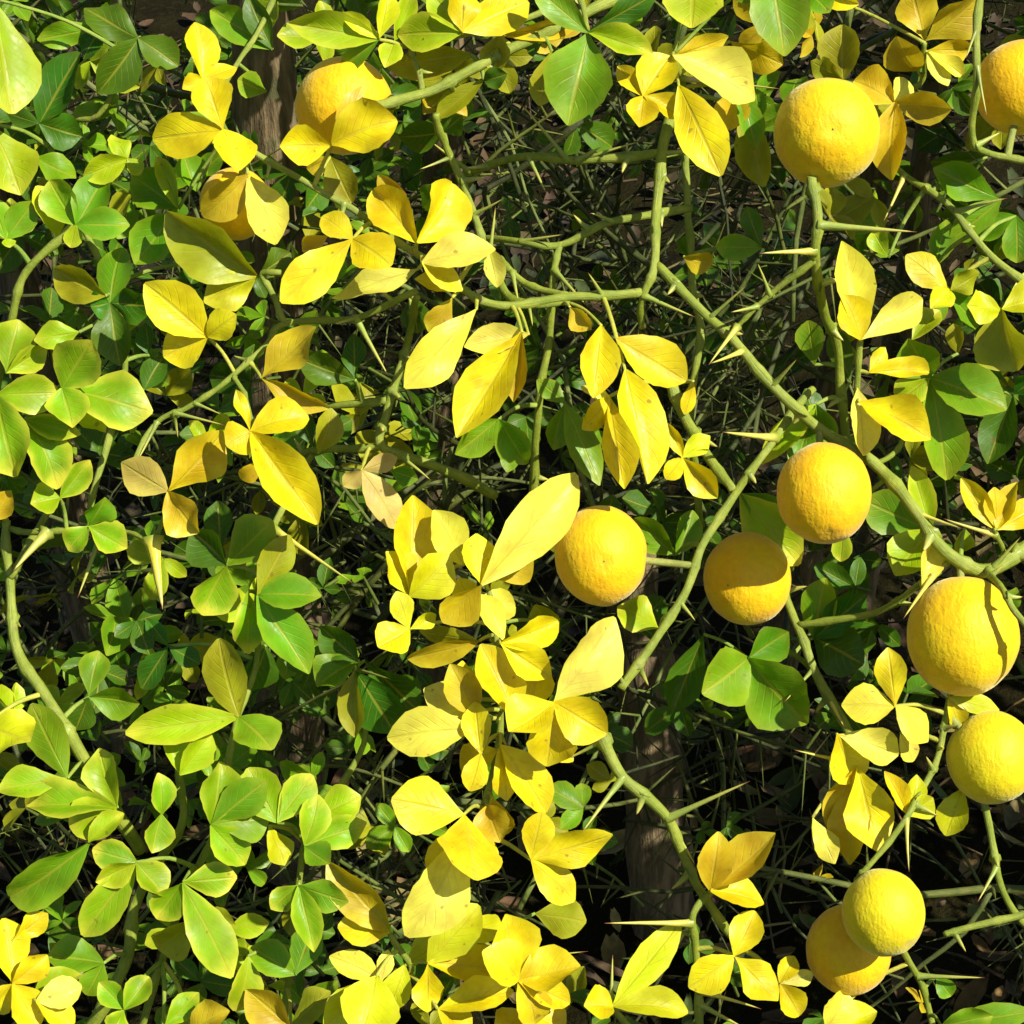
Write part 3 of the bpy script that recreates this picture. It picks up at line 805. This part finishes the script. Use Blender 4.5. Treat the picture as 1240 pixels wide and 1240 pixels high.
 (369,1024,-.2,[(385,962,38,'E'),(444,996,40,'E'),(400,1046,34,'G')]),
 (326,1000,.4,[(346,1048,30,'Z')]),
 (362,1071,-.2,[(328,1101,30,'E'),(380,1153,36,'E'),(422,1092,36,'G')]),
 (358,1180,1,[(303,1148,42,'G'),(380,1120,40,'G')]),
 (352,1244,.4,[(298,1198,46,'O'),(400,1200,36,'K')]),
 # bottom left
 (256,998,-.6,[(266,922,48,'E'),(322,945,46,'G'),(328,988,50,'G'),(297,1047,46,'E')]),
 (108,1020,-.2,[(12,1086,50,'G'),(150,985,26,'L')]),
 (166,1044,-.6,[(112,1028,38,'E'),(100,1133,46,'E'),(199,1086,40,'E'),(116,1068,30,'L')]),
 (196,985,-.5,[(191,936,30,'E'),(184,1033,34,'E')]),
 (222,1068,-.8,[(287,1062,40,'E'),(190,1113,42,'E'),(281,1184,54,'E')]),
 (238,1112,1,[(190,1148,42,'K'),(285,1120,40,'K')]),
 (126,1166,2,[(56,1160,44,'G'),(105,1205,34,'G')]),
 (16,1190,-.6,[(4,1112,42,'Y'),(57,1156,32,'Y'),(46,1246,42,'Y'),(-14,1225,36,'Y')]),
 (16,1138,-.2,[(58,1106,30,'Y')]),
 (44,1212,-.8,[(99,1194,38,'P'),(90,1240,30,'Y')]),
 (40,1205,.6,[(98,1180,34,'L')]),
 (151,1222,-.2,[(120,1189,30,'E'),(181,1183,32,'E'),(136,1250,30,'E')]),
 (198,1244,.2,[(241,1202,32,'E')]),
 (300,1158,.6,[(284,1224,38,'L')]),
 (232,1250,0,[(278,1224,36,'O')]),
]
nleaf = 0
lr = random.Random(29)
sun_side = RT.dot(to_sun)
def add_leaf(nx_, ny_, z, lets, far=.30):
    global nleaf
    node = P(nx_, ny_, z)
    nb = nearest(node + FW * .004)
    att, brad = nb[3], nb[4]
    col0 = lets[0][3]
    yellow = sum(l[3] in 'YPOZT' for l in lets) * 2 >= len(lets)
    mb = MB()
    if (att - node).length > .0012:
        d = (att - node)
        mid = node + d * .5 + (UP * .12 + FW * .18) * d.length * .6
        pts = catmull([att, mid, node], 5)
        k = len(pts)
        r0 = min(.0013, brad * .8)
        mb.tube(pts, [r0 + (.0007 - r0) * i / (k - 1) for i in range(k)], 6, squash=.8)
    else:
        mb.tube([att, node + (node - att) * .5 + FW * -.001], [.0008, .0007], 6)
    leaf = world_part('leaf', mb, M_PET if yellow else M_PETG, node)
    if yellow: leaf['label'] = 'yellow three-part leaf' if len(lets) >= 3 else 'yellow leaf'
    for k, lt in enumerate(lets):
        tx, ty, w, c = lt[:4]
        b = node - FW * (.0004 + .0007 * k)
        ln = math.hypot(tx - nx_, ty - ny_)
        ratio = w / max(ln, 1)
        # foreshortened blades lean towards or away from the viewer
        cands = []
        for q in range(7):
            lean = lr.uniform(-.25, .32)
            if ratio > .85: lean = -lr.uniform(.4, .75)
            tip = P(tx, ty, z + lean * ln * PX(z) * 100)
            roll = lr.uniform(-.6, .6)
            ax = (tip - b).normalized(); view = (C0 - b).normalized(); n0 = (view - ax * view.dot(ax)).normalized()
            cands.append(((Matrix.Rotation(roll, 3, ax) @ n0).dot(to_sun), q, tip, roll))
        cands.sort()
        # bright blades face the sun, dull golden and olive ones are turned from it
        pick = {'P': 6, 'Y': lr.choice((3, 5, 6)), 'Z': lr.choice((4, 5, 6)), 'E': lr.choice((3, 4, 6)), 'L': lr.choice((3, 5)), 'O': lr.choice((0, 1, 2)), 'K': lr.choice((0, 1)), 'T': 3, 'D': lr.choice((0, 1, 3)), 'G': lr.choice((1, 3, 5))}[c]
        _, _, tip, roll = cands[pick]
        m = frame(b, tip, w * PX(z), roll)
        o = link('leaflet', VAR[lr.randrange(len(VAR))], leaf)
        o.matrix_local = Matrix.Translation(-node) @ m
        (cr, cg, cb), ed = COLR[c]
        f = lr.uniform(.88, 1.12); s = lr.uniform(-.03, .03)
        o.color = (min(cr * f + s, .88), min(cg * f, .80), cb * lr.uniform(.7, 1.5), min(1, ed * lr.uniform(.6, 1.3)))
    nleaf += 1
for (a, b, c, d) in LV:
    add_leaf(a, b, c, d)

# ------------------------------------------------------------------ inner tangle: twigs and leaves too many to tell apart
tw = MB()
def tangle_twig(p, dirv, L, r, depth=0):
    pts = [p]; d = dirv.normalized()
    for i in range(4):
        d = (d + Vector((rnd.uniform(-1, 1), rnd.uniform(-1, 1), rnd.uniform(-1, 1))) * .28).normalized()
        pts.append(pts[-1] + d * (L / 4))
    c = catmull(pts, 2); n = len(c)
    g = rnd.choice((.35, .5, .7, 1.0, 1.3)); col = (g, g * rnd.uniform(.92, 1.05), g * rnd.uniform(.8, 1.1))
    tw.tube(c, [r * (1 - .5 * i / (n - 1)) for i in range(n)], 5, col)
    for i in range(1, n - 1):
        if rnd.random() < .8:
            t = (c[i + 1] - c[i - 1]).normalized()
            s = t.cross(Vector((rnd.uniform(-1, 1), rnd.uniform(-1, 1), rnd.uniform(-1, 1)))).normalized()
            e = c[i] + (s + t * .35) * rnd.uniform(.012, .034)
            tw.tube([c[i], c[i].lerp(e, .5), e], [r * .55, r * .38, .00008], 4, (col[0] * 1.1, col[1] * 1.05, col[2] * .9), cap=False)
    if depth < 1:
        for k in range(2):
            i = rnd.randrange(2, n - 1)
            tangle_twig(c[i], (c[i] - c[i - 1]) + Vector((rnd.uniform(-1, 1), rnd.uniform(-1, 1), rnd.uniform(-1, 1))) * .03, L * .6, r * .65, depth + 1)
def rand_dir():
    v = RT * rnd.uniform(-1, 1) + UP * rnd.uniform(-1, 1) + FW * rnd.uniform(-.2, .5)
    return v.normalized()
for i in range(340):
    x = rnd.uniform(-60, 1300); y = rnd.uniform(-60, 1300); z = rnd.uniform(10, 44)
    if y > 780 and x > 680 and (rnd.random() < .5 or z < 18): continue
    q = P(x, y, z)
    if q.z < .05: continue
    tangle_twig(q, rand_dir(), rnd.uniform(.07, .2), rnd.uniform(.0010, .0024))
for i in range(60):     # unseen shrub going on right and above, added to shade the inside
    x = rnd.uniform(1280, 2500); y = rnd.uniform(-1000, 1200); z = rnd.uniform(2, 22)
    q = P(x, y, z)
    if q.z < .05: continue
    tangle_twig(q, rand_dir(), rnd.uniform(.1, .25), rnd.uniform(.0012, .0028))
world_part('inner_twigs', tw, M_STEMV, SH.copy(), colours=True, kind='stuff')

fol = MB()
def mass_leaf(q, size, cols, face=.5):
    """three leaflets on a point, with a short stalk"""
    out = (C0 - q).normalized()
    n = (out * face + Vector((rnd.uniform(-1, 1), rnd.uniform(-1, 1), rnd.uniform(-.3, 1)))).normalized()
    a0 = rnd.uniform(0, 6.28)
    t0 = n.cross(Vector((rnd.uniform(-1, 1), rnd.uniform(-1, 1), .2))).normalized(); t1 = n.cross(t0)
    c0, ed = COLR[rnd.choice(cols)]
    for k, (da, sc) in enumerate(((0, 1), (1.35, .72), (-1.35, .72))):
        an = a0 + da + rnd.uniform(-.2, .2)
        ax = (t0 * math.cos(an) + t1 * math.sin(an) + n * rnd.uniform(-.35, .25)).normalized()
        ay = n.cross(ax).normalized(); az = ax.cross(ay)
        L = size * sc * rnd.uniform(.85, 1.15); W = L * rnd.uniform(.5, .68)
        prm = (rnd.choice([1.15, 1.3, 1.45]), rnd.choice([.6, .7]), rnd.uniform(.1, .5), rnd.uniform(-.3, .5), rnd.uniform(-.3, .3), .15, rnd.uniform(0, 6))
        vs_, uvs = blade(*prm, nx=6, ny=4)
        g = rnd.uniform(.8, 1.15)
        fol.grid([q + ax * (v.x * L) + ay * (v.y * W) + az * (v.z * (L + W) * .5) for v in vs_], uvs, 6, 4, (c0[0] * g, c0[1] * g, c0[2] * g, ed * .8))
    e = q - n * .012 + Vector((rnd.uniform(-1, 1), rnd.uniform(-1, 1), rnd.uniform(-1, 1))) * .008
    # stalk back into the tangle
    tw2.tube([e, q], [.0009, .0007], 4, (1, 1.1, .8), cap=False)
tw2 = MB()
def scatter(n, x0, x1, y0, y1, z0, z1, s0, s1, cols, face=.6):
    for i in range(n):
        x = rnd.uniform(x0, x1); y = rnd.uniform(y0, y1); z = rnd.uniform(z0, z1)
        q = P(x, y, z)
        if q.z < .04: continue
        mass_leaf(q, rnd.uniform(s0, s1), cols, face)
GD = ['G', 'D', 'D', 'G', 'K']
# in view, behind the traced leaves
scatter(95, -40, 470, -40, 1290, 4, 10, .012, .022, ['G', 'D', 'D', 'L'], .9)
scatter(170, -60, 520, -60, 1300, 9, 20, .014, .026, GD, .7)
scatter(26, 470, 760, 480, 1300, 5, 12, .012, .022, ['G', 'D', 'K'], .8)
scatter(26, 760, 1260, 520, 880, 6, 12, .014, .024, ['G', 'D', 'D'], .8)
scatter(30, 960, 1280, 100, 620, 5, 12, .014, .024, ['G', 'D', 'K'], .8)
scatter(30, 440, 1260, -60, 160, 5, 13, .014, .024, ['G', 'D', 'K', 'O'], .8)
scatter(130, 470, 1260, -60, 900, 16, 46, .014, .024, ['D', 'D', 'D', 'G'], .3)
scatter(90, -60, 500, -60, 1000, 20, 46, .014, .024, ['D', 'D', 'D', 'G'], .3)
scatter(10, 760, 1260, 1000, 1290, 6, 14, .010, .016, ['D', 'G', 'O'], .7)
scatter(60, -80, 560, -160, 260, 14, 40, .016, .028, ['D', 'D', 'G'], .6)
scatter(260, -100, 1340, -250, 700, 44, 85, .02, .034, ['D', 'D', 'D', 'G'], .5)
# unseen rest of the shrub right and above, made dense to shade the inside
scatter(1500, 1290, 2500, -1100, 1250, 2.5, 20, .018, .03, ['G', 'L', 'Y', 'D', 'E'], .6)
scatter(750, -100, 1290, -1100, -70, 2.5, 18, .018, .03, ['G', 'L', 'Y', 'D', 'E'], .6)
scatter(800, 1290, 1950, -750, 900, 3, 20, .02, .032, ['G', 'L', 'Y', 'D', 'E'], .6)
scatter(90, -500, -60, -100, 1300, 2.5, 16, .018, .03, ['G', 'L', 'E', 'D'], .6)
scatter(40, -100, 1290, 1300, 1600, 1, 8, .016, .026, ['G', 'L', 'E', 'D'], .6)
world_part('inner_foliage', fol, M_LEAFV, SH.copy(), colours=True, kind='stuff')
world_part('inner_leaf_stalks', tw2, M_STEMV, SH.copy(), colours=True, kind='stuff')

# ------------------------------------------------------------------ fruits
def fruit_mesh(seed, pole, stalk):
    """lumpy sphere of unit-size coordinates; pole = direction of the stylar end"""
    mb = MB(); nu, nv = 56, 36
    pole = pole.normalized()
    s = Vector((seed * 3.1, seed * 1.7, seed * .9))
    for i in range(nv + 1):
        th = math.pi * i / nv
        for j in range(nu):
            ph = 2 * math.pi * j / nu
            d = Vector((math.sin(th) * math.cos(ph), math.sin(th) * math.sin(ph), math.cos(th)))
            r = 1 + .022 * noise.noise(d * 1.6 + s) + .009 * noise.noise(d * 4.5 + s) + .004 * noise.noise(d * 11 + s)
            a = d.angle(pole)
            r -= .030 * math.exp(-(a / .16) ** 2)                      # dimple
            r += .010 * math.exp(-((a - .28) / .12) ** 2) * (1 + noise.noise(d * 9 + s))
            b = d.angle(stalk)
            r -= .05 * math.exp(-(b / .22) ** 2)                      # stalk end
            mb.v.append(Vector((d.x * r, d.y * r, d.z * r))); mb.c.append((1, 1, 1))
    for i in range(nv):
        for j in range(nu):
            j2 = (j + 1) % nu
            mb.f.append((i * nu + j, (i + 1) * nu + j, (i + 1) * nu + j2, i * nu + j2))
            mb.uv.append(((j / nu, i / nv), (j / nu, (i + 1) / nv), ((j + 1) / nu, (i + 1) / nv), ((j + 1) / nu, i / nv)))
    return mb.mesh('fruit', M_FRUIT)

RIPE = (.87, .525, .002); GREENISH = (.72, .60, .004); MID = (.84, .56, .002)
# x, y, depth, rx, ry (px), colour, stalk (x, y, z) on a branch, label
FR = [
 (417,128,1.6,59,59,RIPE,(452,126,.2),'golden fruit half hidden behind folded yellow leaves at a cut green branch end'),
 (285,247,1.6,43,44,RIPE,(300,185,-.6),'small golden fruit almost covered by curled yellow leaves'),
 (1001,161,0,64,66,MID,(984,222,-.8),'round bumpy yellow fruit sitting on top of a thick upright thorny stalk'),
 (1237,106,0,57,57,RIPE,(1222,190,-1),'orange-yellow fruit beside a slim bare upright stem, next to ochre leaves'),
 (998,597,-.2,57,62,RIPE,(990,522,1.2),'yellow fruit hanging just under the diagonal thorny branch'),
 (905,701,4.2,53,57,RIPE,(945,690,6),'deep orange-yellow fruit with its upper half in shadow'),
 (728,673,.4,56,61,RIPE,(830,680,.3),'bright yellow fruit beside the large pale leaf of the yellow leaf cluster'),
 (1166,770,0,67,73,MID,(1160,684,.7),'largest yellow fruit, wrinkled, with the thin shadow of a stem across it'),
 (1201,917,.6,54,57,GREENISH,(1152,862,.5),'greenish yellow fruit right below the largest wrinkled fruit'),
 (1070,1105,-1.6,50,53,GREENISH,(1038,1066,-1),'lemon-yellow fruit overlapping a darker orange one behind it'),
 (1028,1150,1.4,52,54,RIPE,(1078,1125,.2),'orange-yellow fruit tucked behind a lemon-yellow one and shaded by it'),
]
M_CAL = stem_material('fruit_stalk', (0.26, 0.30, 0.05), (0.36, 0.38, 0.08), (0.2, 0.2, 0.06))
for i, (x, y, z, rx, ry, c, st, lab) in enumerate(FR):
    ctr = P(x, y, z); r = rx * PX(z)
    sp = P(*st); nb = nearest(sp); sp = nb[3]
    d = (sp - ctr).normalized()
    # the dimpled end faces roughly away from the stalk
    e2 = Matrix((RT, UP, -FW)).transposed()
    pole_w = (-FW * 1.0 - UP * .10 + RT * (.03 if i == 6 else -.02)).normalized() if i in (2, 6) else (-d - FW * .2).normalized()
    me = fruit_mesh(i + 1, e2.inverted() @ pole_w, e2.inverted() @ d)
    f = link('fruit', me)
    f.matrix_world = Matrix.Translation(ctr) @ e2.to_4x4() @ Matrix.Diagonal((r, ry * PX(z), r, 1))
    f.color = (c[0], c[1], c[2], 1)
    tag(f, lab, 'fruit', 'yellow fruits on the shrub')
    # stalk and calyx
    mb = MB()
    surf = ctr + d * r * .93
    mid = surf.lerp(sp, .5) + FW * .001
    mb.tube(catmull([sp, mid, surf, ctr + d * r * .85], 4), [.0016] * 9 + [.0022, .0026, .0026, .002], 7)
    inv = f.matrix_world.inverted()
    mb.v = [inv @ v for v in mb.v]
    link('stalk', mb.mesh('stalk', M_CAL), f)
    cb = MB()
    ax = d; a1 = ax.cross(UP + RT * .3).normalized(); a2 = ax.cross(a1)
    rr = .0048
    for k in range(5):
        an = k * 2 * math.pi / 5
        o_ = (a1 * math.cos(an) + a2 * math.sin(an))
        tn = ax.cross(o_)
        p0 = ctr + ax * r * .97
        pts = [p0 - tn * .0012, p0 + tn * .0012, p0 + o_ * rr * .6 + tn * .0014 - ax * .0006, p0 + o_ * rr - ax * .0012, p0 + o_ * rr * .6 - tn * .0014 - ax * .0006]
        b0 = len(cb.v); cb.v += pts; cb.c += [(1, 1, 1)] * 5
        cb.f.append(tuple(range(b0, b0 + 5))); cb.uv.append(((0, 0), (0, 1), (.5, 1), (1, .5), (.5, 0)))
    # the little scar of the style in the dimple
    sc = MB(); q0 = ctr + pole_w * r * .955
    sc.tube([q0 - pole_w * .001, q0 + pole_w * .0004, q0 + pole_w * .0007], [.0006, .0005, .0001], 7)
    sc.v = [inv @ v for v in sc.v]
    link('style_scar', sc.mesh('style_scar', M_CAL), f)
    cb.v = [inv @ v for v in cb.v]
    link('calyx', cb.mesh('calyx', M_CAL), f)
print('leaves', nleaf, 'branches', len(BRANCHES), 'objects', len(bpy.data.objects))
